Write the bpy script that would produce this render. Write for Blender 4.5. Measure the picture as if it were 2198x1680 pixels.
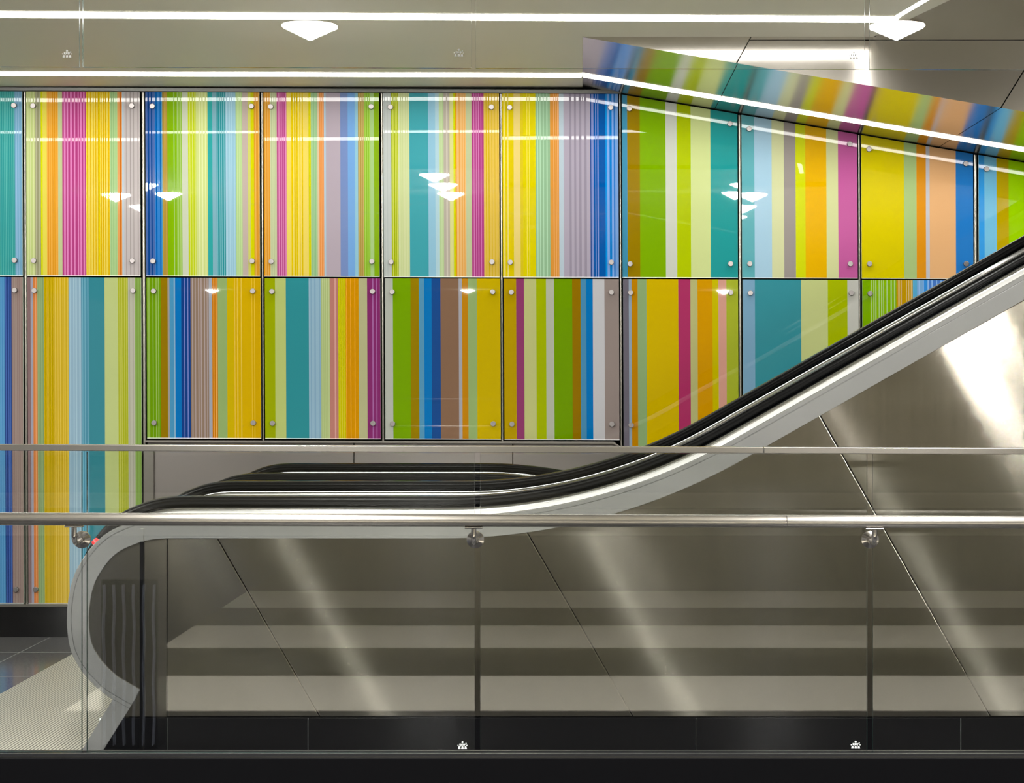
import bpy, bmesh, math, random
from mathutils import Vector
random.seed(7)
for o in list(bpy.data.objects): bpy.data.objects.remove(o)
SC = bpy.context.scene
COL = SC.collection
# ------------------------------------------------------------------ camera, world, exposure
F, VX, VY, EYE = 4400.0, 1250.0, 800.0, 1.55
cd = bpy.data.cameras.new('camera'); cam = bpy.data.objects.new('camera', cd); COL.objects.link(cam)
cam.location = (0, 0, EYE); cam.rotation_euler = (math.pi/2, 0, 0)
cd.sensor_width = 36; cd.sensor_fit = 'HORIZONTAL'; cd.lens = 36*F/2198
cd.shift_x = (1099-VX)/2198; cd.shift_y = (VY-840)/2198
cd.clip_start = .05; cd.clip_end = 200
SC.camera = cam
w = bpy.data.worlds.new('world'); SC.world = w; w.use_nodes = True
w.node_tree.nodes['Background'].inputs[0].default_value = (1, .97, .9, 1)
w.node_tree.nodes['Background'].inputs[1].default_value = .5
SC.view_settings.view_transform = 'Standard'; SC.view_settings.look = 'None'
SC.view_settings.exposure = -.2; SC.view_settings.gamma = 1; SC.view_settings.use_curve_mapping = False
STRIP_E, LAMP_E = 17.0, 760.0

# ------------------------------------------------------------------ helpers
def P(x, y, ppm): return (x-VX)/ppm, EYE-(y-VY)/ppm        # photo pixel on the plane with that many px per metre
def yp(ppm): return F/ppm
def hexc(h):
    h = h.lstrip('#')
    return tuple(((int(h[i:i+2], 16)/255+.055)/1.055)**2.4 if int(h[i:i+2], 16) > 10 else int(h[i:i+2], 16)/255/12.92 for i in (0, 2, 4))
MATS = {}
def mat(name, color, rough=.5, metal=0, coat=0, spec=.5, emit=0, aniso=0, tangent=None, bump=None, noise=None):
    m = bpy.data.materials.new(name); m.use_nodes = True
    nt = m.node_tree; b = nt.nodes['Principled BSDF']
    c = hexc(color) if isinstance(color, str) else color
    b.inputs['Base Color'].default_value = (*c, 1)
    b.inputs['Roughness'].default_value = rough; b.inputs['Metallic'].default_value = metal
    b.inputs['Coat Weight'].default_value = coat; b.inputs['Coat Roughness'].default_value = .02
    b.inputs['Specular IOR Level'].default_value = spec
    if emit:
        b.inputs['Emission Color'].default_value = (*c, 1); b.inputs['Emission Strength'].default_value = emit
    if aniso:
        b.inputs['Anisotropic'].default_value = aniso
        v = nt.nodes.new('ShaderNodeCombineXYZ')
        for i in range(3): v.inputs[i].default_value = tangent[i]
        nt.links.new(v.outputs[0], b.inputs['Tangent'])
    if noise:   # (scale vector, amount, detail) : mottling of the base colour
        tc = nt.nodes.new('ShaderNodeNewGeometry'); mp = nt.nodes.new('ShaderNodeMapping'); n = nt.nodes.new('ShaderNodeTexNoise')
        mp.inputs['Scale'].default_value = noise[0]; n.inputs['Scale'].default_value = 1; n.inputs['Detail'].default_value = noise[2]
        if len(noise) > 3: mp.inputs['Rotation'].default_value = noise[3]
        nt.links.new(tc.outputs['Position'], mp.inputs[0]); nt.links.new(mp.outputs[0], n.inputs['Vector'])
        r = nt.nodes.new('ShaderNodeMapRange'); r.inputs[1].default_value = .3; r.inputs[2].default_value = .7
        r.inputs[3].default_value = 1-noise[1]; r.inputs[4].default_value = 1+noise[1]
        nt.links.new(n.outputs[0], r.inputs[0])
        mx = nt.nodes.new('ShaderNodeVectorMath'); mx.operation = 'SCALE'; mx.inputs[0].default_value = c
        nt.links.new(r.outputs[0], mx.inputs['Scale']); nt.links.new(mx.outputs[0], b.inputs['Base Color'])
    MATS[name] = m
    return m
def brushed(name, t, amp):      # micro brushing: the surface normal is scattered across the brushing direction only
    nt = MATS[name].node_tree; b = nt.nodes['Principled BSDF']; N = nt.nodes.new; L_ = nt.links.new
    g = N('ShaderNodeNewGeometry'); vals = []
    for k in range(2):
        sc = N('ShaderNodeVectorMath'); sc.operation = 'MULTIPLY_ADD'; L_(g.outputs['Position'], sc.inputs[0]); sc.inputs[1].default_value = (977, 977, 977); sc.inputs[2].default_value = (k*31.7, 5.3*k, 1.1)
        wn = N('ShaderNodeTexWhiteNoise'); L_(sc.outputs[0], wn.inputs['Vector']); vals.append(wn)
    ad = N('ShaderNodeMath'); ad.operation = 'ADD'; L_(vals[0].outputs['Value'], ad.inputs[0]); mu = N('ShaderNodeMath'); mu.operation = 'MULTIPLY'; mu.inputs[1].default_value = .12; L_(vals[1].outputs['Value'], mu.inputs[0]); L_(mu.outputs[0], ad.inputs[1])
    mr = N('ShaderNodeMapRange'); mr.inputs[1].default_value = 0; mr.inputs[2].default_value = 1.12; mr.inputs[3].default_value = -amp; mr.inputs[4].default_value = amp; L_(ad.outputs[0], mr.inputs[0])
    v = N('ShaderNodeVectorMath'); v.operation = 'SCALE'; v.inputs[0].default_value = t; L_(mr.outputs[0], v.inputs['Scale'])
    s = N('ShaderNodeVectorMath'); s.operation = 'ADD'; L_(g.outputs['Normal'], s.inputs[0]); L_(v.outputs[0], s.inputs[1])
    n = N('ShaderNodeVectorMath'); n.operation = 'NORMALIZE'; L_(s.outputs[0], n.inputs[0]); L_(n.outputs[0], b.inputs['Normal'])
R30 = math.radians(29.6)
BR = (math.sin(R30), 0, -math.cos(R30))
mat('ceiling_paint', '#D2CEBE', .6, noise=((.6, .6, .6), .02, 2))
mat('strip_light', (1, .98, .93), .5, emit=STRIP_E)
mat('lamp_light', (1, .98, .94), .5, emit=LAMP_E)
mat('clad_steel', (.265, .247, .213), .11, 1, aniso=1.0, tangent=BR, noise=((60, 60, 1.2), .04, 2, (0, math.radians(60), 0)))
brushed('clad_steel', BR, .25)
mat('soffit_steel', (.50, .475, .45), .18, 1, aniso=.5, tangent=(0, 1, 0))
mat('wedge_steel', (.50, .465, .43), .12, 1)
mat('fascia_steel', (.38, .385, .38), .21, .78, noise=((3, 3, 3), .05, 3))
mat('deck_steel', (.86, .86, .85), .35, .25)  # mirrored strip light is painted in as a near-white base
mat('chrome', (.60, .61, .63), .14, 1)
mat('rail_steel', (.40, .38, .35), .26, 1, aniso=.6, tangent=(0, 0, 1))
mat('polished_steel', (.46, .44, .42), .16, 1)
mat('rubber', (.0025, .0025, .0025), .24, spec=.08)
mat('black_granite', (.0025, .0025, .003), .25, spec=.1)
mat('curb_granite', (.0025, .0025, .003), .5, spec=.04)
mat('dark_gap', (.004, .004, .004), .8, spec=.1)
mat('mullion_steel', (.30, .28, .25), .28, 1)
mat('wall_steel', (.21, .19, .178), .30, 1, aniso=.5, tangent=(0, 0, 1))
mat('shoe_black', (.012, .012, .013), .3, spec=.3)
mat('dark_steel', (.11, .11, .105), .3, 1)
mat('bolt_steel', (.26, .24, .235), .35, 1)
mat('etch', '#C8CECB', .7)
mat('etch_faint', (.06, .06, .055), .7)
mat('glass_edge', (.015, .035, .03), .15)
mat('red_button', (.7, .02, .02), .3)
mat('grout', (.22, .22, .21), .6)
mat('near_wall', '#A8A290', .6)
mat('stripe_light', '#E6E0D0', .35)
mat('stripe_dark', '#55513F', .4)
mat('floor_border', (.01, .01, .011), .3, spec=.3)
def granite():
    m = mat('floor_granite', (.06, .06, .063), .14); nt = m.node_tree; b = nt.nodes['Principled BSDF']
    g = nt.nodes.new('ShaderNodeNewGeometry'); n = nt.nodes.new('ShaderNodeTexNoise'); n.inputs['Scale'].default_value = 90; n.inputs['Detail'].default_value = 3
    nt.links.new(g.outputs['Position'], n.inputs['Vector'])
    r = nt.nodes.new('ShaderNodeValToRGB'); r.color_ramp.elements[0].position = .4; r.color_ramp.elements[0].color = (.045, .045, .05, 1)
    r.color_ramp.elements[1].position = .68; r.color_ramp.elements[1].color = (.19, .185, .18, 1)
    nt.links.new(n.outputs[0], r.inputs[0])
    nt.links.new(r.outputs[0], b.inputs['Base Color'])
granite()
def plate():
    m = mat('grooved_plate', (.6, .58, .52), .45, .4); nt = m.node_tree; b = nt.nodes['Principled BSDF']
    g = nt.nodes.new('ShaderNodeNewGeometry'); s = nt.nodes.new('ShaderNodeSeparateXYZ'); nt.links.new(g.outputs['Position'], s.inputs[0])
    p = nt.nodes.new('ShaderNodeMath'); p.operation = 'PINGPONG'; p.inputs[1].default_value = .0075; nt.links.new(s.outputs[0], p.inputs[0])
    r = nt.nodes.new('ShaderNodeMapRange'); r.inputs[1].default_value = .0012; r.inputs[2].default_value = .0042; r.inputs[3].default_value = 0; r.inputs[4].default_value = 1
    nt.links.new(p.outputs[0], r.inputs[0])
    mix = nt.nodes.new('ShaderNodeMix'); mix.data_type = 'RGBA'; nt.links.new(r.outputs[0], mix.inputs[0])
    mix.inputs[6].default_value = (.10, .095, .085, 1); mix.inputs[7].default_value = (.56, .535, .47, 1)
    nt.links.new(mix.outputs[2], b.inputs['Base Color'])
    bp = nt.nodes.new('ShaderNodeBump'); bp.inputs['Distance'].default_value = .003; bp.inputs['Strength'].default_value = .5
    nt.links.new(r.outputs[0], bp.inputs['Height']); nt.links.new(bp.outputs[0], b.inputs['Normal'])
plate()
def glass(name, tint, ior):
    m = bpy.data.materials.new(name); m.use_nodes = True; nt = m.node_tree
    for n in list(nt.nodes): nt.nodes.remove(n)
    out = nt.nodes.new('ShaderNodeOutputMaterial'); mix = nt.nodes.new('ShaderNodeMixShader')
    t = nt.nodes.new('ShaderNodeBsdfTransparent'); t.inputs[0].default_value = (*tint, 1)
    g = nt.nodes.new('ShaderNodeBsdfGlossy'); g.inputs['Roughness'].default_value = 0; g.inputs[0].default_value = (1, 1, 1, 1)
    geo = nt.nodes.new('ShaderNodeNewGeometry'); mr = nt.nodes.new('ShaderNodeMapRange')
    mr.inputs[3].default_value = ior; mr.inputs[4].default_value = 1/ior
    nt.links.new(geo.outputs['Backfacing'], mr.inputs[0])
    fr = nt.nodes.new('ShaderNodeFresnel'); nt.links.new(mr.outputs[0], fr.inputs['IOR'])
    nt.links.new(fr.outputs[0], mix.inputs[0]); nt.links.new(t.outputs[0], mix.inputs[1]); nt.links.new(g.outputs[0], mix.inputs[2])
    nt.links.new(mix.outputs[0], out.inputs[0]); MATS[name] = m
glass('clear_glass', (.955, .965, .955), 1.5)
glass('curtain_glass', (.985, .99, .985), 1.5)
def paint():
    m = mat('striped_glass', (.5, .5, .5), .45); nt = m.node_tree; b = nt.nodes['Principled BSDF']
    a = nt.nodes.new('ShaderNodeAttribute'); a.attribute_name = 'paint'
    nt.links.new(a.outputs['Color'], b.inputs['Base Color']); nt.links.new(a.outputs['Alpha'], b.inputs['Coat Weight'])
    b.inputs['Coat Roughness'].default_value = .01; b.inputs['Specular IOR Level'].default_value = 0; b.inputs['Coat IOR'].default_value = 1.48
paint()

class MB:
    def __init__(s): s.v = []; s.f = []
    def add(s, vs, fs):
        o = len(s.v); s.v += [tuple(v) for v in vs]; s.f += [tuple(i+o for i in f) for f in fs]; return s
    def box(s, x0, x1, y0, y1, z0, z1):
        return s.add([(x, y, z) for x in (x0, x1) for y in (y0, y1) for z in (z0, z1)],
                     [(0, 1, 3, 2), (4, 6, 7, 5), (0, 4, 5, 1), (2, 3, 7, 6), (0, 2, 6, 4), (1, 5, 7, 3)])
    def slab(s, pts, y0, y1):      # polygon in XZ (counter clockwise seen from the camera) with depth in Y
        n = len(pts)
        return s.add([(x, y0, z) for x, z in pts]+[(x, y1, z) for x, z in pts],
                     [tuple(range(n)), tuple(range(2*n-1, n-1, -1))]+[(i, i+n, (i+1) % n+n, (i+1) % n) for i in range(n)])
    def plan(s, pts, z0, z1):      # polygon in XY with height
        n = len(pts)
        return s.add([(x, y, z0) for x, y in pts]+[(x, y, z1) for x, y in pts],
                     [tuple(range(n-1, -1, -1)), tuple(range(n, 2*n))]+[(i, (i+1) % n, (i+1) % n+n, i+n) for i in range(n)])
    def cyl(s, p0, p1, r, n=24, r1=None):
        a = Vector(p0); b = Vector(p1); d = (b-a).normalized(); r1 = r if r1 is None else r1
        u = d.cross(Vector((0, 0, 1)) if abs(d.z) < .9 else Vector((1, 0, 0))).normalized(); q = d.cross(u)
        vs = [a+(u*math.cos(t)+q*math.sin(t))*r for t in [2*math.pi*i/n for i in range(n)]]+[b+(u*math.cos(t)+q*math.sin(t))*r1 for t in [2*math.pi*i/n for i in range(n)]]
        return s.add(vs, [tuple(range(n)), tuple(range(2*n-1, n-1, -1))]+[(i, i+n, (i+1) % n+n, (i+1) % n) for i in range(n)])
    def tube(s, pts, r, n=14):
        pts = [Vector(p) for p in pts]; rings = []
        for i, p in enumerate(pts):
            d = (pts[min(i+1, len(pts)-1)]-pts[max(i-1, 0)]).normalized()
            u = d.cross(Vector((1, 0, 0)) if abs(d.x) < .9 else Vector((0, 1, 0))).normalized(); q = d.cross(u)
            rings.append([p+(u*math.cos(2*math.pi*k/n)+q*math.sin(2*math.pi*k/n))*r for k in range(n)])
        vs = [v for rg in rings for v in rg]; fs = []
        for i in range(len(rings)-1):
            for k in range(n): fs.append((i*n+k, i*n+(k+1) % n, (i+1)*n+(k+1) % n, (i+1)*n+k))
        fs += [tuple(range(n)), tuple(range(len(vs)-1, len(vs)-n-1, -1))]
        return s.add(vs, fs)
    def build(s, name, m, parent=None, smooth=False, bevel=0, label=None):
        me = bpy.data.meshes.new(name); me.from_pydata(s.v, [], s.f); me.update()
        bm = bmesh.new(); bm.from_mesh(me); bmesh.ops.recalc_face_normals(bm, faces=bm.faces)
        if smooth:
            for f in bm.faces: f.smooth = len(f.verts) <= 4
            for e in bm.edges:
                if len(e.link_faces) == 2 and e.calc_face_angle(0) > .7: e.smooth = False
        bm.to_mesh(me); bm.free()
        me.materials.append(MATS[m]); o = bpy.data.objects.new(name, me); COL.objects.link(o)
        if bevel:
            b = o.modifiers.new('bevel', 'BEVEL'); b.width = bevel; b.segments = 2; b.limit_method = 'ANGLE'
        if parent: o.parent = parent; o.matrix_parent_inverse = parent.matrix_basis.inverted()
        if label: o['label'] = label
        return o
def tag(o, label, cat, group=None):
    o['label'] = label; o['category'] = cat
    if group: o['group'] = group
    return o
def struct(o): o['kind'] = 'structure'; return o
def empty(name, loc, label, cat, group=None):
    o = bpy.data.objects.new(name, None); COL.objects.link(o); o.location = loc; o.empty_display_size = .1
    return tag(o, label, cat, group)

# ------------------------------------------------------------------ the setting
WP = 364.0; WY = yp(WP)                     # coloured wall, 12.09 m away
CZ = EYE+612/WP                             # low ceiling 3.23 m
TS = .1692                                  # slope of the soffit over the descending escalator
TY = F*(CZ-EYE)/720                         # 10.27 m: near edge of that soffit
GP = 650.0; GY = yp(GP)                     # balustrade glass plane
CP = 544.0; CY = yp(CP)                     # escalator cladding plane
XL, XR = -11, 9
# floors
m = MB(); m.plan([(XL, 6.9), (XR, 6.9), (XR, 10.0), (-.9, 10.0), (-.9, 11.95), (XR, 11.95), (XR, 12.3), (XL, 12.3)], -.12, 0)
struct(m.build('floor', 'floor_granite'))
m = MB()
for k in range(8): m.box(-3.122-.9*k, -3.118-.9*k, 6.95, 12.0, 0, .0006)
for k in range(5): m.box(-10.9, -2.81, 11.368-.9*k, 11.372-.9*k, 0, .0006)
struct(m.build('trim_1', 'grout'))
ys = [6.9, 4.13, 3.05, 1.98, .96, .01, -1.03, -4.2, -6, -8, -10, -13, -25]
m = MB()
for i in range(len(ys)-1):
    for xa_, xb_ in ((XL, -2.38), (-2.38, XR)): m.plan([(xa_, ys[i+1]), (xb_, ys[i+1]), (xb_, ys[i]), (xa_, ys[i])], -.12, 0)
fl = m.build('floor', 'stripe_dark'); fl.data.materials.append(MATS['stripe_light']); fl.data.materials.append(MATS['floor_border'])
for p in fl.data.polygons:
    yc, xc_ = p.center.y, p.center.x
    if yc > 4.13 or (xc_ < -2.38 and yc > -6): p.material_index = 2
    elif 3.05 < yc < 4.13 or .96 < yc < 1.98 or -1.03 < yc < .01 or -8 < yc < -6 or -13 < yc < -10: p.material_index = 1
struct(fl)
# ceilings
m = MB(); m.plan([(XL, -25), (XR, -25), (XR, 7.2), (2.07, 7.2), (1.455, TY-.014), (.001, TY-.014), (.001, WY+.2), (XL, WY+.2)], CZ, CZ+.12)
struct(m.build('ceiling', 'ceiling_paint'))
# shaft above the rising escalator
m = MB(); m.slab([(1.9, CZ+.12), (XR, CZ+.12), (XR, 6.5), (1.9, 6.5)], 7.06, 7.2); struct(m.build('wall_shaft_near', 'ceiling_paint'))
m = MB(); m.plan([(2.07, 7.2), (1.455, TY), (1.35, TY), (1.95, 7.2)], CZ+.12, 6.5); struct(m.build('wall_shaft_left', 'ceiling_paint'))
# walls
m = MB(); m.box(XL, XR, WY+.12, WY+.3, -2.5, CZ+.4); struct(m.build('wall_back', 'dark_gap'))
m = MB(); m.box(XL, XR, -25.2, -25, 0, CZ); struct(m.build('wall_front', 'near_wall'))
# ---- flat trim of the coloured wall
m = MB(); x0, z0 = P(-40, 193, WP); x1, z1 = P(1334, 199, WP)
m.slab([(x0, z0-.012), (x1, z1-.012), (x1, z1+.014), (x0, z0+.014)], WY-.05, WY+.1)
struct(m.build('trim_2', 'dark_steel', bevel=.004))
m = MB(); x0, z0 = P(-700, 193, WP)
m.slab([(x0, z0-.012), (P(-42, 0, WP)[0], z0-.012), (P(-42, 0, WP)[0], z0+.014), (x0, z0+.014)], WY-.05, WY+.1)
struct(m.build('trim_3', 'dark_steel', bevel=.004))
LEAN = .0042
def wx(x, y): return x+(y-575)*LEAN
n = 4
for xc, wd, y0, y1 in ((-200, 8, 197, 1298), (56.5, 8, 197, 1298), (310, 9, 197, 1298), (564.5, 6, 198, 944), (821.5, 7, 198, 945), (1077, 7, 199, 946), (1332, 6, 203, 962),
                       (1588, 8, 248, 1250), (1844, 7, 291, 1400), (2093, 9, 333, 1500)):
    m = MB()
    top = P(wx(xc, y0), y0, WP); bot = P(wx(xc, y1), y1, WP); r = wd/2/WP
    m.cyl((bot[0], WY-.012, bot[1]), (top[0], WY-.012, top[1]), r, 16)
    struct(m.build('trim_%d' % n, 'mullion_steel', smooth=True)); n += 1
# base of the far wall at the left
m = MB(); a = P(-700, 1300, WP); b = P(334, 1300, WP); m.box(a[0], b[0], WY-.06, WY+.12, 0, a[1]); struct(m.build('baseboard_back', 'black_granite'))
m = MB(); m.box(a[0], b[0], WY-.07, WY+.12, a[1]+.002, a[1]+.016); struct(m.build('trim_%d' % n, 'mullion_steel')); n += 1

# ------------------------------------------------------------------ coloured glass panels
# bands: (right edge px, colour); lines: (x0, x1, count, colour, width share)
PAN = []
def panel(*a): PAN.append(a)
U, L = 'upper', 'lower'
panel(U, -196, 52, [(-150, 'E0C830'), (-110, 'B0D090'), (-60, 'C8C0C0'), (3, 'C8E0A8'), (36, '3FA0A0'), (52, '80B0D0')], [(4, 36, 8, '6ABDB8', .35), (37, 52, 3, '98C0E0', .3)],
      'teal and pale blue striped glass panel cut by the left photo edge, upper row')
panel(U, 61, 304, [(80, 'C8D890'), (92, 'A0A080'), (96, 'D8DC30'), (105, 'ECE068'), (129, 'F2B558'), (138, 'C8D0A0'), (189, 'B84A88'), (240, 'F2DA68'), (256, 'B4D498'), (266, 'E8A868'), (270, 'C0D0DC'), (304, 'CCC4C4')],
      [(61, 80, 3, 'D8E0A8', .4), (80, 92, 2, 'B8B898', .4), (106, 129, 5, 'E09A30', .35), (139, 189, 7, 'E48CC4', .45), (190, 240, 9, 'E2B830', .35), (215, 219, 1, 'E8D010', .8), (241, 256, 3, '98C088', .3), (261, 266, 1, 'D07838', .6), (272, 304, 4, 'A8A0A0', .2)],
      'striped glass panel with a magenta band between orange and yellow, upper row at left')
panel(U, 316, 560, [(336, '5070B0'), (350, '3C84D0'), (352, '5A9CC0'), (363, 'B09040'), (382, '88B820'), (394, '98C450'), (407, 'D4DAC4'), (424, 'C8D840'), (449, 'D8E498'), (459, '3EACAC'), (468, '88B8C8'), (487, '3898A0'), (509, 'A0CCE0'), (523, 'B8D898'), (535, 'C8B8B0'), (541, 'D8D878'), (548, 'D8D830'), (560, 'E0A040')],
      [(317, 334, 2, '184890', .35), (336, 350, 2, '1060B0', .3), (353, 363, 4, 'C8A860', .4), (374, 394, 3, 'B0D080', .3), (408, 424, 3, 'DCE480', .35), (428, 449, 3, 'E4ECB4', .4), (468, 487, 4, '88C4D0', .35), (488, 509, 4, 'B4D8E8', .35), (510, 523, 3, 'CCE4AC', .3), (549, 560, 2, 'E8B868', .4)],
      'striped glass panel starting with blue and brown stripes then lime and teal, upper row')
panel(U, 569, 816, [(583, 'EAB464'), (597, 'CCD4AC'), (618, 'BC5490'), (665, 'F0DA74'), (670, 'D8D030'), (684, 'ACD0A0'), (688, 'E0C8A8'), (698, 'E89858'), (702, 'B4CCDC'), (733, 'B8ACB8'), (749, '7C92C4'), (764, '7CACE4'), (771, '98C8DC'), (784, 'B09850'), (797, '94C044'), (805, 'ACCC8C'), (816, '88B030')],
      [(569, 583, 3, 'D89020', .35), (584, 597, 3, 'B4BC94', .25), (600, 618, 4, 'DC90BC', .4), (626, 656, 5, 'E2C428', .45), (671, 684, 4, '8CB888', .3), (690, 698, 2, 'F4BC88', .4), (772, 784, 3, 'C8B478', .3), (785, 797, 3, 'ACD468', .35)],
      'striped glass panel with a wide lilac-grey band beside two blue bands, upper row')
panel(U, 825, 1073, [(842, 'C6CCCA'), (857, 'A6B824'), (881, 'D6DEAC'), (921, '4AA4B0'), (936, '98C6DE'), (944, 'B4D4E0'), (954, 'C6DAAA'), (967, 'BAB2A6'), (975, 'DCDC98'), (979, 'D2DA38'), (982, 'E0A030'), (1002, 'ECBE80'), (1014, 'C2CAA2'), (1040, 'B04888'), (1073, 'E2C262')],
      [(826, 842, 3, 'B8C0BE', .25), (844, 857, 3, 'D0D868', .45), (859, 880, 4, 'C8D49C', .3), (945, 954, 2, 'B0CC94', .3), (957, 965, 1, 'D0C8BC', .3), (985, 1002, 3, 'E0A04C', .25), (1017, 1037, 4, 'D484BC', .3), (1042, 1073, 5, 'D2B434', .25)],
      'striped glass panel with a broad teal band left of a narrow magenta band, upper row')
panel(U, 1080, 1328, [(1104, 'DECA34'), (1118, 'EAD486'), (1124, 'DCC840'), (1151, 'DED230'), (1182, '98BE9A'), (1201, 'DE9A4A'), (1211, 'BCCCD8'), (1268, 'B2AABA'), (1270, '184890'), (1275, '8494CC'), (1300, '1058A8'), (1304, '2090E0'), (1309, '84ACEA'), (1314, '2080D0'), (1318, '84ACEA'), (1321, '3078C8'), (1328, '7CA4DC')],
      [(1082, 1096, 2, 'ECDA80', .4), (1129, 1141, 2, 'F0DC68', .25), (1152, 1178, 4, 'B4D8B8', .35), (1188, 1200, 3, 'F2B888', .3), (1220, 1262, 4, '9A92A2', .4), (1276, 1287, 2, '889CD8', .35)],
      'striped glass panel half yellow and ending in strong blue stripes, upper row')
panel(U, 1336, 1583, [(1347, '4A94B4'), (1374, '9C8000'), (1429, '84B210'), (1453, 'D6DACE'), (1483, 'BACE10'), (1525, 'DAE6A2'), (1583, '34A2A2')], [],
      'wide-banded glass panel of green, white, lime and teal under the soffit corner')
panel(U, 1592, 1839, [(1619, '6CB8C2'), (1656, 'B4D8EE'), (1682, 'E0E4B4'), (1707, 'A69E9A'), (1728, 'E0E840'), (1773, 'F4C030'), (1798, 'E0E4AC'), (1839, 'CC68A8')], [],
      'wide-banded glass panel ending in a pink-magenta band with pale blue at its left')
panel(U, 1848, 2087, [(1939, 'E8D808'), (1966, 'B8D290'), (1986, 'ECA038'), (1994, 'D2D2DA'), (2050, 'F4C08C'), (2087, '3484D4')], [],
      'glass panel with a very wide yellow band and a peach band, upper row')
panel(U, 2099, 2345, [(2111, '48A8F4'), (2137, '84CCF0'), (2163, 'C8B030'), (2260, 'A8DC30'), (2300, 'E0E4AC'), (2345, '34A2A2')], [],
      'pale blue, ochre and lime glass panel cut by the right photo edge')
panel(L, -196, 52, [(-120, 'C8B018'), (-60, '90A878'), (0, '388090'), (13, '5090C0'), (28, '203C80'), (52, '907C78')], [(0, 13, 3, '6CA0D0', .3), (14, 28, 3, '4C6CB0', .35), (29, 52, 6, 'A09088', .3)],
      'tall blue and grey-brown striped glass panel at the left photo edge, lower row')
panel(L, 62, 305, [(69, '907878'), (74, 'A0A0B0'), (83, 'D08048'), (97, '94AC7C'), (150, 'CCAC34'), (177, '94B4C8'), (194, '5090A8'), (227, '3A8694'), (256, 'BECA8A'), (277, 'AAB23A'), (292, 'BCBCAC'), (305, '8AAC5C')],
      [(62, 69, 2, '745C60', .3), (75, 83, 1, 'E0A070', .4), (84, 97, 3, '7C9468', .3), (98, 120, 3, 'BCA214', .4), (120, 150, 6, 'DCC058', .4), (151, 177, 4, 'A8C4D4', .3), (178, 194, 3, '74A8BC', .35), (257, 277, 4, 'C0C464', .35), (278, 292, 2, 'A8A898', .3), (293, 305, 2, '7C9848', .3)],
      'tall striped glass panel with yellow, teal and pale green bands reaching the floor base, lower row')
panel(L, 317, 561, [(347, '6C9810'), (362, '907400'), (366, 'A09C94'), (375, '5094BC'), (378, '88B0CC'), (391, '0872BA'), (411, '183E84'), (450, '8E7A6A'), (457, 'A2A6B2'), (469, 'C47C2A'), (489, '92AC72'), (503, 'C8AE00'), (540, 'CEAA00'), (561, 'CAA400')],
      [(317, 326, 1, '90B058', .8), (328, 346, 3, '94B460', .4), (393, 408, 2, '7484C4', .3), (412, 450, 6, 'AA9C9C', .28), (459, 469, 2, 'E2AA62', .3), (503, 522, 3, 'DCBC54', .35), (540, 551, 2, 'DCB848', .35)],
      'striped glass panel with green at left, blue stripes and a golden right half, lower row')
panel(L, 570, 817, [(592, '98A600'), (615, 'B6C27A'), (664, '368A92'), (690, '92B2C6'), (709, 'AABA82'), (727, 'B47C74'), (743, 'C2BA2A'), (771, 'CA8E0A'), (789, 'B2B28A'), (817, '80306A')],
      [(666, 690, 3, '80A0B8', .3), (692, 709, 4, 'C0CC9C', .25), (719, 723, 1, 'CC9C94', .8), (729, 742, 3, 'D8CC58', .25), (741, 766, 3, 'E8A84C', .15), (796, 814, 2, '9C649C', .25)],
      'striped glass panel with olive green at left and dark purple at right, lower row')
panel(L, 827, 1074, [(844, 'B2B6AE'), (882, '749E04'), (900, '927A00'), (911, '5892B2'), (927, '1C72B6'), (946, '204A8A'), (985, '826652'), (992, 'A4A4AC'), (1005, 'BA822A'), (1024, '92AA72'), (1074, 'C2AA00')], [],
      'wide-banded glass panel with a brown band beside dark blue and a yellow right end, lower row')
panel(L, 1082, 1328, [(1108, 'B29600'), (1125, '8A3E6A'), (1151, 'BABE82'), (1172, '9EAE00'), (1189, 'B2B6A6'), (1228, '6E9600'), (1246, '8E6E00'), (1258, '4E8AAE'), (1272, '1A72B6'), (1297, 'C2C2C6'), (1328, '928682')], [],
      'wide-banded glass panel ending in white and grey with one plum stripe, lower row')
panel(L, 1337, 1583, [(1349, '6A6672'), (1355, '92A2B2'), (1368, 'BA8226'), (1387, '8EAA7A'), (1455, 'CEB200'), (1481, 'AA3A66'), (1496, 'BABA82'), (1528, 'D29A12'), (1541, 'CABE1A'), (1558, 'D6A292'), (1583, 'AAB642')], [],
      'glass panel with broad yellow and crimson bands above the escalator handrail, lower row')
panel(L, 1593, 1841, [(1619, '82AAC6'), (1718, '42929E'), (1775, 'CAD292'), (1817, 'AEBE00'), (1841, 'CACAC2')], [],
      'glass panel with a very wide teal band just above the escalator handrail, lower row')
panel(L, 1849, 2087, [(1865, '82B21A'), (1922, '8AB82A'), (1957, 'C49A22'), (1966, '62B2DA'), (1980, '80B0E0'), (1990, '4094E4'), (2040, '5080D0'), (2087, '34A2A2')], [(1865, 1898, 6, 'B4D488', .4), (1898, 1922, 3, 'B4D488', .3), (1924, 1936, 2, 'D8B880', .5), (1942, 1956, 3, 'DCBC80', .4), (1966, 2040, 8, '98C0F0', .3)],
      'finely striped green, ochre and blue glass panel mostly behind the handrail, lower row')
def hz(h, k):
    c = hexc(h); l = .3*c[0]+.6*c[1]+.1*c[2]; return tuple(max(0, min(.92, k*(l+(v-l)*1.07))) for v in c)
KU, KL = .65, .70  # per-row gains; lower panes stay darker, light falloff kept in their paint
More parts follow.
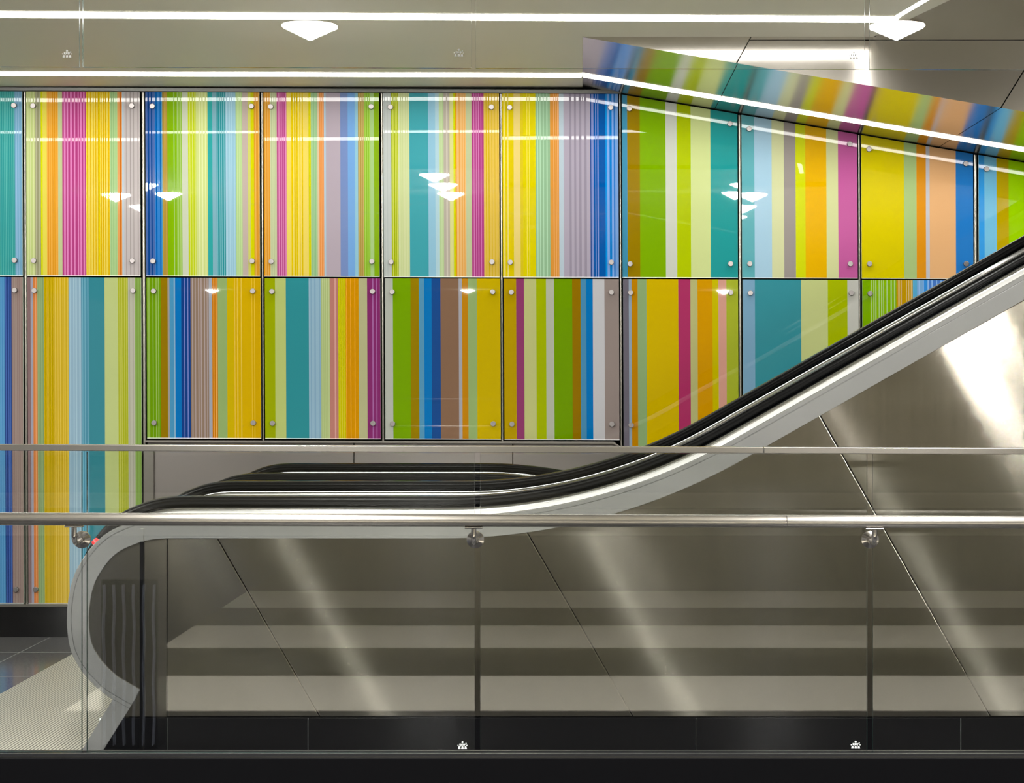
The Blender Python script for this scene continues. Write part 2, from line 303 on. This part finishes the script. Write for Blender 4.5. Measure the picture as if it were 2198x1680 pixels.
def expand(x0, bands, lines):
    cuts = {x0}
    for b in bands: cuts.add(b[0])
    segs = []
    xs = x0
    for e, c in bands: segs.append((xs, e, c, 1.0)); xs = e
    for l0, l1, cnt, c, wsh in lines:
        p = (l1-l0)/cnt
        for i in range(cnt):
            j = random.uniform(-.18, .18)*p; ww = p*wsh*random.uniform(.7, 1.3); cx = l0+p*(i+.5)+j
            a, b = cx-ww/2, cx+ww/2; new = []
            for s in segs:
                if s[1] <= a or s[0] >= b: new.append(s); continue
                if s[0] < a: new.append((s[0], a, s[2], s[3]))
                if s[1] > b: new.append((b, s[1], s[2], s[3]))
            new.append((a, b, c, 0.0)); segs = sorted(new)
    if not lines: return segs
    return [(a, b, c, g if g == 0 else 1.0) for a, b, c, g in segs]
bolt_proto = None
def ytop(x): return 188.5+.1692*(x-1250)+1.5
PAR = 0
for row, xa, xb, bands, lines, label in PAN:
    segs = expand(xa, bands, lines)
    def yt(x):
        if row == U: return (195+.0035*x) if xa < 1334 else ytop(x)
        return 593.5+.0034*x+1.5
    def yb(x):
        if row == U: return 592+.0034*x
        if xa < 300: return 1293.5
        if xa < 1330: return 940+.0035*(x-300)
        return 962+.58*(x-1336)+60
    if xa > 1840 and row == L: yb = lambda x: 1300+.58*(x-1849)
    xm = (xa+xb)/2; cx, cz = P(wx(xm, 575), (yt(xm)+yb(xm))/2, WP); yf = WY-.035
    root = empty('glass_wall_panel', (cx, yf, cz), label, 'wall panel', 'striped glass panels of the far wall')
    # slab with one strip of faces per colour
    me = bpy.data.meshes.new('pane'); vs, fs, cols = [], [], []
    K = KU if row == U else KL
    def V(x, y, d): q = P(wx(x, y), y, WP); vs.append((q[0]-cx, d, q[1]-cz)); return len(vs)-1
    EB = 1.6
    NR = 20; A = .0074*(1 if PAR % 2 else -1); PAR += 1
    if row == L: A *= .35
    hh = (yb(xm)-yt(xm))/WP
    dep = lambda t: hh*A/math.pi*(math.cos(math.pi*t)-1)
    for a, b, c, g in segs:
        col = hz(c, K); prev = None
        for r_ in range(NR+1):
            t = r_/NR; ya, yb2 = yt(a)+(yb(a)-EB-yt(a))*t, yt(b)+(yb(b)-EB-yt(b))*t
            cur = (V(a, ya, dep(t)), V(b, yb2, dep(t)))
            if prev: fs.append((prev[0], cur[0], cur[1], prev[1])); cols.append((*col, g if lines else 1))
            prev = cur
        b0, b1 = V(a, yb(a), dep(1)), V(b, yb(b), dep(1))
        fs.append((prev[0], b0, b1, prev[1])); cols.append((*[min(.9, v*.5+.5) for v in col], 1))  # lighter bottom strip paints in the bright refracted line
    NF = len(fs)
    c4 = [V(xa, yt(xa), .0), V(xb, yt(xb), .0), V(xb, yb(xb), .0), V(xa, yb(xa), .0), V(xa, yt(xa), .012), V(xb, yt(xb), .012), V(xb, yb(xb), .012), V(xa, yb(xa), .012)]
    for f in ((0, 1, 5, 4), (1, 2, 6, 5), (2, 3, 7, 6), (3, 0, 4, 7), (4, 5, 6, 7)):
        fs.append(tuple(c4[i] for i in f)); cols.append((.5, .6, .5, 0))
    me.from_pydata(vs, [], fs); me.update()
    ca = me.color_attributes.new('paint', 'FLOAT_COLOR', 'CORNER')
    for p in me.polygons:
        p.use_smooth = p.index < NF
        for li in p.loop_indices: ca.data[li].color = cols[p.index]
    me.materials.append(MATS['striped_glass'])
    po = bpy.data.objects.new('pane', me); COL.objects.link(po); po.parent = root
    # four standoff bolts
    ly = [yt(xa+18)+34, yb(xa+18)-32, ] if row == U else [yt(xa)+29, (1263 if xa < 300 else yb(xa)-33 if xa < 1330 else (912 if xa < 1340 else 1300))]
    if xa >= 1334 and row == U: ly = [None, 567]
    for bx in (xa+16, xb-16):
        for k, by in enumerate(ly):
            if by is None: by = yt(bx)+ (28 if bx < xm else 24)
            q = P(wx(bx, by), by, WP); r = 5.6/WP
            if bolt_proto is None:
                mb = MB(); mb.cyl((0, .012, 0), (0, -.020, 0), r, 20); mb.cyl((0, .040, 0), (0, .012, 0), r*.55, 12)
                bo = mb.build('standoff_bolt', 'bolt_steel', smooth=True, bevel=.0015); bolt_proto = bo
            else:
                bo = bolt_proto.copy(); COL.objects.link(bo)
            bo.parent = root; bo.location = (q[0]-cx, 0, q[1]-cz)

# ------------------------------------------------------------------ steel lower wall with its sill
q0 = P(319, 948, WP); q1 = P(1316, 951, WP); q2 = P(1334, 965, WP)
x3 = 3.5; z3 = q2[1]-.568*(x3-q2[0])
for a, b, la in ((q0, P(760, 948, WP), 'grey steel wall panel below the striped glass, left of the three'), (P(762, 949, WP), P(1100, 950, WP), 'middle grey steel wall panel below the striped glass'),):
    m = MB(); m.slab([(a[0], 0.01), (b[0], 0.01), (b[0], b[1]), (a[0], a[1])], WY-.03, WY+.1)
    tag(m.build('steel_wall_panel', 'wall_steel'), la, 'wall panel', 'steel panels behind the escalators')
a = P(1102, 950, WP)
m = MB(); m.slab([(a[0], -2.4), (x3, -2.4), (x3, z3), q2, q1, (a[0], a[1])], WY-.03, WY+.1)
tag(m.build('steel_wall_panel', 'wall_steel'), 'grey steel wall panel whose top edge turns down beside the descending escalator', 'wall panel', 'steel panels behind the escalators')
m = MB(); t = .012
m.slab([(q0[0]-.014, q0[1]), (q1[0], q1[1]), (q1[0]+.003, q1[1]+t), (q0[0]-.014, q0[1]+t)], WY-.075, WY+.1)
dz = .568*t
m.slab([q1, q2, (x3, z3), (x3, z3+t), (q2[0]+.004, q2[1]+t), (q1[0]+.003, q1[1]+t)], WY-.075, WY+.1)
tag(m.build('sill_rail', 'mullion_steel'), 'thin steel sill under the lower row of striped glass, bending down at its right end', 'sill')
m = MB(); a = P(313, 955, WP); m.box(a[0], a[0]+.055, WY-.06, WY+.1, 0, a[1]); struct(m.build('trim_%d' % n, 'mullion_steel')); n += 1

# ------------------------------------------------------------------ soffit over the descending escalator and the wedge beside it
def zs(x): return CZ-TS*x
for (a, b, la) in ((0.002, .776, 'left end panel of the sloping mirror steel soffit, reflecting blue and green glass'),
                   (.780, 2.094, 'middle panel of the sloping mirror steel soffit, reflecting magenta and yellow'),
                   (2.098, 6.0, 'right panel of the sloping mirror steel soffit at the photo edge')):
    m = MB(); m.add([(a, TY, zs(a)), (b, TY, zs(b)), (b, WY+.1, zs(b)), (a, WY+.1, zs(a)), (a, TY, zs(a)+.01), (b, TY, zs(b)+.01), (b, WY+.1, zs(b)+.01), (a, WY+.1, zs(a)+.01)],
                    [(0, 1, 2, 3), (7, 6, 5, 4), (0, 4, 5, 1), (1, 5, 6, 2), (2, 6, 7, 3), (3, 7, 4, 0)])
    tag(m.build('soffit_panel', 'soffit_steel'), la, 'soffit panel', 'sloping soffit panels')
def clip(poly, nx, nz, d):
    out = []
    for i in range(len(poly)):
        a, b = poly[i], poly[(i+1) % len(poly)]; da, db = nx*a[0]+nz*a[1]-d, nx*b[0]+nz*b[1]-d
        if da >= 0: out.append(a)
        if (da > 0) != (db > 0) and abs(da-db) > 1e-12:
            t = da/(da-db); out.append((a[0]+(b[0]-a[0])*t, a[1]+(b[1]-a[1])*t))
    return out
def cutline(poly, p, q, gap):      # keep the part on the right of p->q and the part on the left, with a gap
    dx, dz = q[0]-p[0], q[1]-p[1]; l = math.hypot(dx, dz); nx, nz = dz/l, -dx/l; d = nx*p[0]+nz*p[1]
    return clip(poly, nx, nz, d+gap/2), clip(poly, -nx, -nz, -d+gap/2)
TPP = F/TY
def T(x, y): return P(x, y, TPP)
wed = [(.005, CZ-.002), (6, zs(6)+.001), (6, 6.4), (1.47, 6.4), (1.47, CZ), (0, CZ)]
r1, l1 = cutline(wed, T(1583.6, 131), T(1611, 81), .006)
r2, r1 = cutline(r1, T(2148, 231), T(2198, 150), .006)
zj = T(2000, 87)[1]
r1a, r1b = clip(r1, 0, -1, -(zj-.003)), clip(r1, 0, 1, zj+.003)
r2a, r2b = clip(r2, 0, -1, -(zj-.012)), clip(r2, 0, 1, zj-.006)
for pl, la in ((l1, 'narrow tip of the brushed steel wedge above the soffit, left of the first slanted joint'), (r1a, 'brushed steel wedge panel with a bright glare patch, above the sloping soffit'),
               (r1b, 'brushed steel upper panel of the escalator opening beyond the bent light strip'), (r2a, 'brushed steel wedge panel at the right photo edge above the soffit'), (r2b, 'brushed steel panel rising in the opening at the top right corner')):
    if len(pl) > 2:
        m = MB(); m.slab(pl, TY-.012, TY-.002); tag(m.build('steel_bulkhead_panel', 'wedge_steel'), la, 'bulkhead panel', 'steel bulkhead panels above the soffit')
m = MB(); m.slab([(0.02, CZ+.02), (0.05, zs(.05)+.035), (6, zs(6)+.035), (6, 6.4), (1.3, 6.4), (1.3, CZ+.02)], TY+.04, TY+.08); struct(m.build('wall_bulkhead', 'dark_gap'))

# ------------------------------------------------------------------ light strips (flush luminous channels)
def strip(pieces, z0, label, zf=None):
    """pieces: (centre line in plan, width); flush luminous slot with thin lips"""
    root = empty('light_strip', (pieces[0][0][0][0], pieces[0][0][0][1], z0), label, 'light strip', 'linear ceiling lights')
    m = MB(); fr = MB()
    zz = (lambda p: z0) if zf is None else (lambda p: zf(p.x))
    BX = [(0, 1, 2, 3), (7, 6, 5, 4), (0, 4, 5, 1), (1, 5, 6, 2), (2, 6, 7, 3), (3, 7, 4, 0)]
    for pts, wd in pieces:
        for i in range(len(pts)-1):
            a, b = Vector(pts[i]), Vector(pts[i+1]); d = (b-a).normalized(); nv = Vector((-d.y, d.x))*wd/2; e = nv.normalized()*.004
            q = [a+nv, b+nv, b-nv, a-nv]
            m.add([(v.x, v.y, zz(v)-.003) for v in q]+[(v.x, v.y, zz(v)-.0005) for v in q], BX)
            for s0, s1, g in ((a+nv, b+nv, e), (a-nv, b-nv, -e)):
                q = [s0, s1, s1+g, s0+g]
                fr.add([(v.x, v.y, zz(v)-.004) for v in q]+[(v.x, v.y, zz(v)-.0005) for v in q], BX)
    m.build('diffuser', 'strip_light', root); fr.build('frame', 'ceiling_paint', root)
strip([([(-9.0, 9.56), (-2.8, 9.60), (1.50, 9.735)], .18), ([(1.478, 9.70), (1.548, 9.20), (1.79, 7.45)], .034)], CZ, 'long light strip nearest the viewer, bending forward at its right end')
strip([([(-9.0, 11.45), (-3.27, 11.50), (-.004, 11.56)], .17)], CZ, 'straight light strip in the flat ceiling along the striped wall')
strip([([(.004, 11.56), (6, 11.56)], .15)], CZ, 'light strip running down along the sloping steel soffit', zf=zs)

# ------------------------------------------------------------------ lamps over the camera side
def lamp(x, y, label):
    root = empty('ceiling_lamp', (x, y, CZ), label, 'ceiling lamp', 'fan shaped ceiling lamps')
    m = MB(); n_ = 32; R = .132; prof = [(.130, -.016), (.132, -.019), (.129, -.024), (.10, -.037), (.05, -.062), (.004, -.084), (0, -.085)]
    vs = []; fs = []
    for r, z in prof:
        for k in range(n_): vs.append((x+r*math.cos(2*math.pi*k/n_), y+r*math.sin(2*math.pi*k/n_), CZ-.002+z))
    for i in range(len(prof)-1):
        for k in range(n_): fs.append((i*n_+k, i*n_+(k+1) % n_, (i+1)*n_+(k+1) % n_, (i+1)*n_+k))
    m.add(vs, fs); m.build('lamp_shade', 'lamp_light', root, smooth=True)
    s = MB(); s.cyl((x, y, CZ-.0005), (x, y, CZ-.0165), .06, 32, .1295); s.build('housing', 'polished_steel', root, smooth=True)
rows = ((3.71, 'nearest row'), (4.85, 'middle row'), (6.0, 'row before the glass screen'))
for ly_, rn in rows:
    for lx, cn in ((-6.94, 'far left'), (-4.12, 'left'), (-1.307, 'left of centre'), (1.508, 'right of centre'), (4.32, 'far right')):
        lamp(lx, ly_, 'glowing fan shaped lamp '+cn+', '+rn+', seen mirrored')
for lx, cn in ((-7.6, 'left'), (-2.35, 'middle'), (2.9, 'right')):
    lamp(lx, -18, 'small far mirrored fan shaped lamp, '+cn+' of three, rear of the hall')

# ------------------------------------------------------------------ escalators
newel_px = [(300, 1480), (286, 1472), (270, 1463), (248, 1449), (224, 1426), (208, 1405), (196, 1380), (191, 1350), (190, 1322), (193, 1291), (199, 1262), (210, 1236), (232, 1204), (257, 1182), (285, 1169), (312, 1160), (348, 1155.5), (400, 1155)]
NW = [P(x, y, CP) for x, y in newel_px]
def catmull(pts, sub=5):
    out = []
    for i in range(len(pts)-1):
        p0, p1, p2, p3 = pts[max(i-1, 0)], pts[i], pts[i+1], pts[min(i+2, len(pts)-1)]
        for k in range(sub):
            t = k/sub
            out.append(tuple(.5*(2*p1[j]+(p2[j]-p0[j])*t+(2*p0[j]-5*p1[j]+4*p2[j]-p3[j])*t*t+(3*p1[j]-p0[j]-3*p2[j]+p3[j])*t**3) for j in (0, 1)))
    out.append(pts[-1]); return out
ZF = P(0, 1155, CP)[1]; X0 = -.553; RR = 2.42
def path(up, xe):
    pts = catmull(NW); k = 26
    pts.append((-1.0, ZF))
    R = RR if up else 2.3
    for i in range(k+1):
        a = R30*i/k; s = 1 if up else -1
        pts.append((X0+R*math.sin(a), ZF+s*R*(1-math.cos(a))))
    ex, ez = pts[-1]; s = 1 if up else -1
    for i in (1, 2, 3): pts.append((ex+(xe-ex)*i/3, ez+s*math.tan(R30)*(xe-ex)*i/3))
    return pts
def normals(pts):
    ns = []
    for i in range(len(pts)):
        a, b = pts[max(i-1, 0)], pts[min(i+1, len(pts)-1)]; dx, dz = b[0]-a[0], b[1]-a[1]; l = math.hypot(dx, dz); ns.append((-dz/l, dx/l))
    return ns
def sweep(pts, ns, prof, i0=0, i1=None, closed=True):
    m = MB(); i1 = len(pts) if i1 is None else i1; k = len(prof); vs = []; fs = []
    for i in range(i0, i1):
        for off, y in prof: vs.append((pts[i][0]+ns[i][0]*off, y, pts[i][1]+ns[i][1]*off))
    c = i1-i0
    for i in range(c-1):
        for j in range(k if closed else k-1): fs.append((i*k+j, i*k+(j+1) % k, (i+1)*k+(j+1) % k, (i+1)*k+j))
    if closed: fs += [tuple(range(k)), tuple(range(c*k-1, c*k-k-1, -1))]
    return m.add(vs, fs)
FO = .0865
def balustrade(root, pts, ns, yr, side, yfa, name):
    """yr: handrail centre depth, side: -1 deck towards the viewer (outer), yfa: outer fascia depth"""
    s = -1 if yfa < yr else 1
    # outer fascia with a fine groove
    sweep(pts, ns, [(0, yfa), (.066, yfa), (.067, yfa-s*.004), (.069, yfa-s*.004), (.070, yfa), (FO-.003, yfa), (FO, yfa-s*.003), (FO, yfa-s*.02), (0, yfa-s*.02)]).build('fascia', 'fascia_steel', root)
    sweep(pts, ns, [(FO-.001, yfa-s*.004), (FO-.001, yr+s*.055), (FO-.012, yr+s*.055), (FO-.012, yfa-s*.004)]).build('outer_deck', 'deck_steel', root, smooth=True)
    # chrome bead under the handrail, both sides of it
    for t in (s, -s):
        pr = [(FO-.004, yr+t*.020)]+[(FO-.004+.0215*math.sin(a), yr+t*(.030+.026*math.cos(a)*1.0)) for a in [math.pi/2*i/7 for i in range(8)]]
        sweep(pts, ns, pr).build('chrome_bead', 'chrome', root, smooth=True)
    hr = []
    for i in range(20):
        a = 2*math.pi*i/20; c, q = math.cos(a), math.sin(a)
        hr.append((FO+.039+.021*math.copysign(abs(q)**.6, q), yr+.041*math.copysign(abs(c)**.7, c)))
    i0 = 30
    sweep(pts, ns, hr, i0).build('handrail', 'rubber', root, smooth=True)
    # inner deck and inner panel
    sweep(pts, ns, [(FO-.001, yr-s*.055), (FO-.001, yr-s*.13), (FO-.012, yr-s*.13), (FO-.012, yr-s*.055)], 24).build('inner_deck', 'deck_steel', root, smooth=True)
    i_a = 30
    low = MB(); vs = []; fs = []
    k0 = [i for i in range(len(pts)) if i >= 50]
    for i in k0:
        x, z = pts[i]; x += 0
        vs += [(x, yr-s*.13, z+FO-.013), (x, yr-s*.13, z-.86), (x, yr-s*.115, z-.86), (x, yr-s*.115, z+FO-.013)]
    for i in range(len(k0)-1):
        for j in range(4): fs.append((i*4+j, i*4+(j+1) % 4, i*4+4+(j+1) % 4, i*4+4+j))
    low.add(vs, fs).build('inner_panel', 'wall_steel', root)
def steps(root, up, ya, yb_):
    m0 = MB(); m0.box(0, .4, ya, yb_, -.02, 0); m0.box(0, .02, ya, yb_, -.2, 0)
    for k in range(int(.38/.019)): m0.box(.02+k*.019, .027+k*.019, ya, yb_, 0, .008)
    proto = m0.build('step', 'dark_steel', root); proto.location = (-1.6, 0, 0.0); first = True
    for k in range(14):
        x = -1.2+.4*k
        z = 0.0 if x < -.3 else (x+.3)*math.tan(R30)*(1 if up else -1)
        if x < -.3: z = 0
        c = proto.copy(); COL.objects.link(c); c.parent = root; c.location = (x, 0, z)
Y1, Y2, Y3, Y4 = F/520, F/456.6, F/423, F/382
E1 = empty('escalator', (-1.6, CY+.8, 0), 'near escalator rising to the right with steel clad side and rounded newel end', 'escalator')
E2 = empty('escalator', (-1.6, 10.9, 0), 'far escalator descending to the right, only its handrails show behind the near one', 'escalator')
def child(o, r): pass
# part coordinates are global, so the roots' inverse is applied by build(); copies of steps use E location
pu = path(True, 5.2); nu = normals(pu)
balustrade(E1, pu, nu, Y1, -1, CY, 'near')
balustrade(E1, pu, nu, Y2, 1, Y2+.36, 'far')
pd = path(False, 3.2); nd = normals(pd)
balustrade(E2, pd, nd, Y3, -1, Y3-.36, 'near')
balustrade(E2, pd, nd, Y4, 1, Y4+.36, 'far')
steps(E1, True, Y1+.16, Y2-.16); steps(E2, False, Y3+.16, Y4-.16)
for e in (E1, E2):
    for c in e.children:
        if c.name.startswith('step'): c.matrix_parent_inverse = e.matrix_basis.inverted()
# ---- side cladding (front), clipped out of the area under the fascia
ZB = P(0, 1540, CP)[1]
foot = P(300, 1484, CP); fl0 = P(201, 1643, CP)
def edge_at(z): t = (foot[1]-z)/(foot[1]-fl0[1]); return (foot[0]+(fl0[0]-foot[0])*t, z)
under = [(p[0]+n_[0]*.006, p[1]+n_[1]*.006) for p, n_ in zip(pu, nu)]
poly = [edge_at(ZB+.003)]+[(5.1, ZB+.003)]+[p for p in reversed(under) if p[0] < 5.1]
ra, la_ = cutline(poly, P(357.5, 1560, CP), P(357.5, 1100, CP), .0028)
rb, lb = cutline(ra, P(687, 1540, CP), P(464, 1153, CP), .0028)
rc, lc = cutline(rb, P(1360, 1540, CP), P(1131, 1142, CP), .0028)
rd, ld = cutline(rc, P(2128, 1540, CP), P(1760, 892, CP), .0028)
re_, rd = cutline(rd, P(2128+768, 1540, CP), P(1760+768, 892, CP), .0028)
def tri_slab(poly, y0, y1):     # concave outline: triangulated front
    me = bpy.data.meshes.new('t'); bm = bmesh.new()
    clean = []
    for p in poly:
        if not clean or math.hypot(p[0]-clean[-1][0], p[1]-clean[-1][1]) > 1e-4: clean.append(p)
    if math.hypot(clean[0][0]-clean[-1][0], clean[0][1]-clean[-1][1]) < 1e-4: clean.pop()
    vs = [bm.verts.new((x, y0, z)) for x, z in clean]; f = bm.faces.new(vs)
    r = bmesh.ops.extrude_face_region(bm, geom=[f]); bmesh.ops.translate(bm, verts=[v for v in r['geom'] if isinstance(v, bmesh.types.BMVert)], vec=(0, y1-y0, 0))
    bmesh.ops.triangulate(bm, faces=[f for f in bm.faces if len(f.verts) > 4])
    bm.verts.index_update(); m = MB(); m.add([v.co[:] for v in bm.verts], [tuple(v.index for v in f.verts) for f in bm.faces]); bm.free(); return m
for pl in (la_, lb, lc, ld, rd, re_):
    if len(pl) > 2: tri_slab(pl, CY+.008, CY+.03).build('cladding_panel', 'clad_steel', E1, bevel=.0035)
back = [(edge_at(.01)[0]+.03, .01), (5.0, .01)]+[(p[0]-n_[0]*.03, p[1]-n_[1]*.03) for p, n_ in reversed(list(zip(pu, nu))) if p[0] < 5.0]
tri_slab(back, CY+.04, CY+.06).build('side_frame', 'dark_gap', E1)
# diagonal end trim at the foot of the newel
m = MB(); m.slab([(fl0[0]-46/CP, 0.0), (fl0[0], 0.0), foot, P(279, 1512, CP), P(241, 1502, CP)], CY+.002, CY+.03); m.build('foot_trim', 'fascia_steel', E1)
# emergency button on the newel
m = MB(); q = P(209, 1163, 530); m.cyl((q[0], F/530-.02, q[1]), (q[0]-.010, F/530-.02, q[1]+.010), .017, 18, .013); m.build('stop_button', 'red_button', E1, smooth=True)
# black granite plinth tiles
xs = [fl0[0]]+[P(x, 0, CP)[0] for x in (361, 662, 1495, 2063, 2700, 3400)]
for i in range(len(xs)-1):
    a, b = xs[i], xs[i+1]-.003
    pts_ = [(a, 0), (b, 0), (b, ZB), (a if i else edge_at(ZB)[0], ZB)]
    m = MB(); m.slab(pts_, CY-.004, CY+.03); struct(m.build('baseboard_front' if i == 0 else 'baseboard_front', 'black_granite', bevel=.0012))
# grooved landing plate
m = MB(); m.box(xs[0]+.02, 5, CY+.012, CY+.02, .004, ZB-.004); struct(m.build('trim_%d' % n, 'etch')); n += 1
m = MB(); m.box(-2.8, -1.66, 8.16, 11.9, .0, .006)
tag(m.build('landing_plate', 'grooved_plate'), 'ribbed metal landing plate on the floor in front of the escalators', 'floor plate')

# ------------------------------------------------------------------ balustrade in the foreground
def pane(x0, x1, y0, y1, name, mt, label, cat, group, stamp=None, slope=.003):
    a = P(x0, y0+slope*x0, GP); b = P(x1, y0+slope*x1, GP); c = P(x1, y1+slope*x1, GP); d = P(x0, y1+slope*x0, GP)
    cx = (a[0]+b[0])/2; cz = d[1]
    root = empty(name, (cx, GY, cz), label, cat, group)
    m = MB(); m.slab([d, c, b, a], GY-.007, GY+.007); go = m.build('glass_sheet', mt, root); go.data.materials.append(MATS['glass_edge'])
    for p in go.data.polygons:
        if abs(p.normal.y) < .5: p.material_index = 1
    if stamp:
        sx, sy = stamp; k = 9/GP; ox, oz = P(sx, sy, GP); s = MB(); yy = GY-.0076
        def dot(u, v, r): s.cyl((ox+u*k, yy, oz+v*k), (ox+u*k, yy+.0005, oz+v*k), r*k, 10)
        def bar(u0, v0, u1, v1, t):
            s.slab([(ox+u0*k, oz+v0*k), (ox+u1*k, oz+v0*k), (ox+u1*k-t*k, oz+v1*k), (ox+u0*k+t*k, oz+v1*k)], yy, yy+.0005)
        dot(0, 1.15, .24); dot(-1.05, .4, .13); dot(1.05, .4, .13); dot(.85, .85, .14); dot(.62, .62, .12)
        for u in (-.55, -.1, .35): bar(u-.17, .35, u+.17, .8, .0)
        for u in (-.75, -.0, .75): bar(u-.3, -.45, u+.3, .15, .14)
        for u in (-.4, .4): dot(u, .2, .1)
        s.build('etched_mark', 'etch' if y1 > 1000 else 'etch_faint', root)
gl = 'glass balustrade panes'
for x0, x1, la, st in ((-665, 176, 'clear balustrade pane at the left photo edge before the landing plate', None),
                       (187, 1019, 'clear balustrade pane in front of the escalator newel end', (993, 1602)),
                       (1031, 1861, 'clear balustrade pane right of the middle handrail bracket', (1836, 1601)),
                       (1873, 2700, 'clear balustrade pane at the right photo edge under the handrail', None)):
    pane(x0, x1, 968.9, 1613, 'balustrade_pane', 'clear_glass', la, 'glass pane', gl, st)
for x0, x1, la, st in ((-665, 171, 'hanging clear glass screen pane at the top left corner', (145, 120)),
                       (178, 1012, 'hanging clear glass screen pane between the left and middle joints', (985, 118)),
                       (1021, 1856, 'hanging clear glass screen pane in front of the sloping soffit', (1832, 124)),
                       (1866, 2700, 'hanging clear glass screen pane at the top right corner', None)):
    pane(x0, x1, -290, 143.5, 'glass_screen_pane', 'curtain_glass', la, 'glass pane', 'hanging glass screen panes', st)
# slim channels that hold the sheets
m = MB(); a = P(-665, 1622, GP); b = P(2700, 1625, GP)
m.box(a[0], b[0], GY-.024, GY-.008, .2842, P(0, 1614, GP)[1]); m.box(a[0], b[0], GY+.009, GY+.026, .2842, P(0, 1612, GP)[1])
struct(m.build('trim_%d' % n, 'shoe_black', bevel=.001)); n += 1
m = MB(); m.box(a[0], b[0], GY-.0265, GY-.0245, .2842, .2885)
struct(m.build('trim_%d' % n, 'dark_steel')); n += 1
m = MB(); m.box(XL, XR, GY-.034, GY+.06, 0, .284); struct(m.build('wall_curb', 'curb_granite', bevel=.003))
m = MB(); m.box(a[0], b[0], GY-.03, GY+.03, CZ-.03, CZ+.12); struct(m.build('trim_%d' % n, 'dark_steel')); n += 1
# cap rail
def caps(x0, x1, label):
    p0, p1 = P(x0, 953+.0036*x0, GP), P(x1, 953+.0036*x1, GP); h = 13.5/GP
    m = MB(); m.slab([(p0[0], p0[1]-h), (p1[0], p1[1]-h), p1, p0], GY-.022, GY+.022)
    tag(m.build('cap_rail', 'rail_steel', bevel=.002), label, 'rail', 'cap rail bars')
caps(-665, 1637, 'flat steel cap bar on the balustrade glass, left of its joint'); caps(1639, 2700, 'flat steel cap bar on the balustrade glass, right of its joint')
# round handrail
HY = GY-.12; HP = F/HY
def hrail(x0, x1, label, sl):
    c = lambda x: (P(x, 1113.5+.0030*x, HP)); a, b = c(x0), c(x1)
    root = empty('round_handrail', (a[0], HY, a[1]), label, 'handrail', 'round handrail tubes')
    m = MB(); m.cyl((a[0], HY, a[1]), (b[0], HY, b[1]), .0208, 40); m.build('tube', 'rail_steel', root, smooth=True)
    if sl:
        s = MB(); s.cyl((b[0]-.003, HY, b[1]), (b[0]+.001, HY, b[1]), .0214, 40); s.build('joint_ring', 'polished_steel', root, smooth=True)
hrail(-665, 1687, 'round brushed steel handrail left of its joint, before the balustrade glass', True)
hrail(1688.5, 2700, 'round brushed steel handrail right of its joint, before the balustrade glass', False)
for bx, where in ((-667, None), (178.5, 'left of the three handrail brackets, over the striped wall'), (1021, 'middle one of the three handrail brackets'), (1866, 'rightmost of three, beside a slanted cladding joint')):
    if where is None: continue
    X, Z = P(bx, 1157, GP); zt = P(0, 1113.5+.003*bx, HP)[1]-.0208
    root = empty('handrail_bracket', (X, GY-.01, Z), 'steel bracket with round disc, '+where, 'bracket', 'handrail brackets')
    m = MB(); m.cyl((X, GY-.007, Z), (X, GY-.020, Z), .0285, 36); m.cyl((X, GY-.020, Z), (X, GY-.026, Z), .0285, 36, .012)
    m.build('disc', 'polished_steel', root, smooth=True)
    m = MB(); ar = [(X, GY-.02, Z)]
    for i in range(9):
        a_ = math.pi/2*i/8; ar.append((X, HY+.028-.028*math.sin(a_), Z-.004+.028*(1-math.cos(a_))))
    ar.append((X, HY, zt-.002)); m.tube(ar, .0085); m.build('arm', 'polished_steel', root, smooth=True)
    m = MB(); m.box(X-.029, X+.029, HY-.014, HY+.014, zt-.005, zt+.0005)
    m.build('saddle', 'polished_steel', root, bevel=.002)

# added slim post drawing the dark upright line before the newel end
px_, pz_ = P(305, 1134, 600); yy = F/600
root = empty('slim_rod', (px_, yy, 0), 'added slim black post with a pale metal top before the rounded newel end', 'rod')
m = MB(); m.box(px_-.0065, px_+.0065, yy-.012, yy+.012, 0, P(0, 1162, 600)[1]); m.build('shaft', 'curb_granite', root, bevel=.001)
m = MB(); m.box(px_-.0065, px_+.0065, yy-.012, yy+.012, P(0, 1162, 600)[1], pz_); m.build('top_cap', 'fascia_steel', root, bevel=.001)

# made-up slatted bin on the near side: outside the frame, its bright slats are mirrored in the balustrade glass
by0, bx0 = 5.10, -1.98
mat('slat_pale', (.66, .72, .92), .35, .2)  # pale blue base paints the bright streaks into the slats
root = empty('slat_prop', (bx0+.11, by0, 0), 'made-up dark bin with thin shiny upright slats, mirrored in the glass near the newel', 'bin')
m = MB(); m.box(bx0, bx0+.23, by0-.2, by0, 0, .70); m.build('body', 'floor_border', root, bevel=.006)
for k in range(6):
    x_ = bx0+.012+k*.041; m = MB(); m.tube([(x_+.0025*math.sin(i*1.1+k), by0+.008, .02+.66*i/14) for i in range(15)], .0032, 8); m.build('slat', 'slat_pale', root, smooth=True)
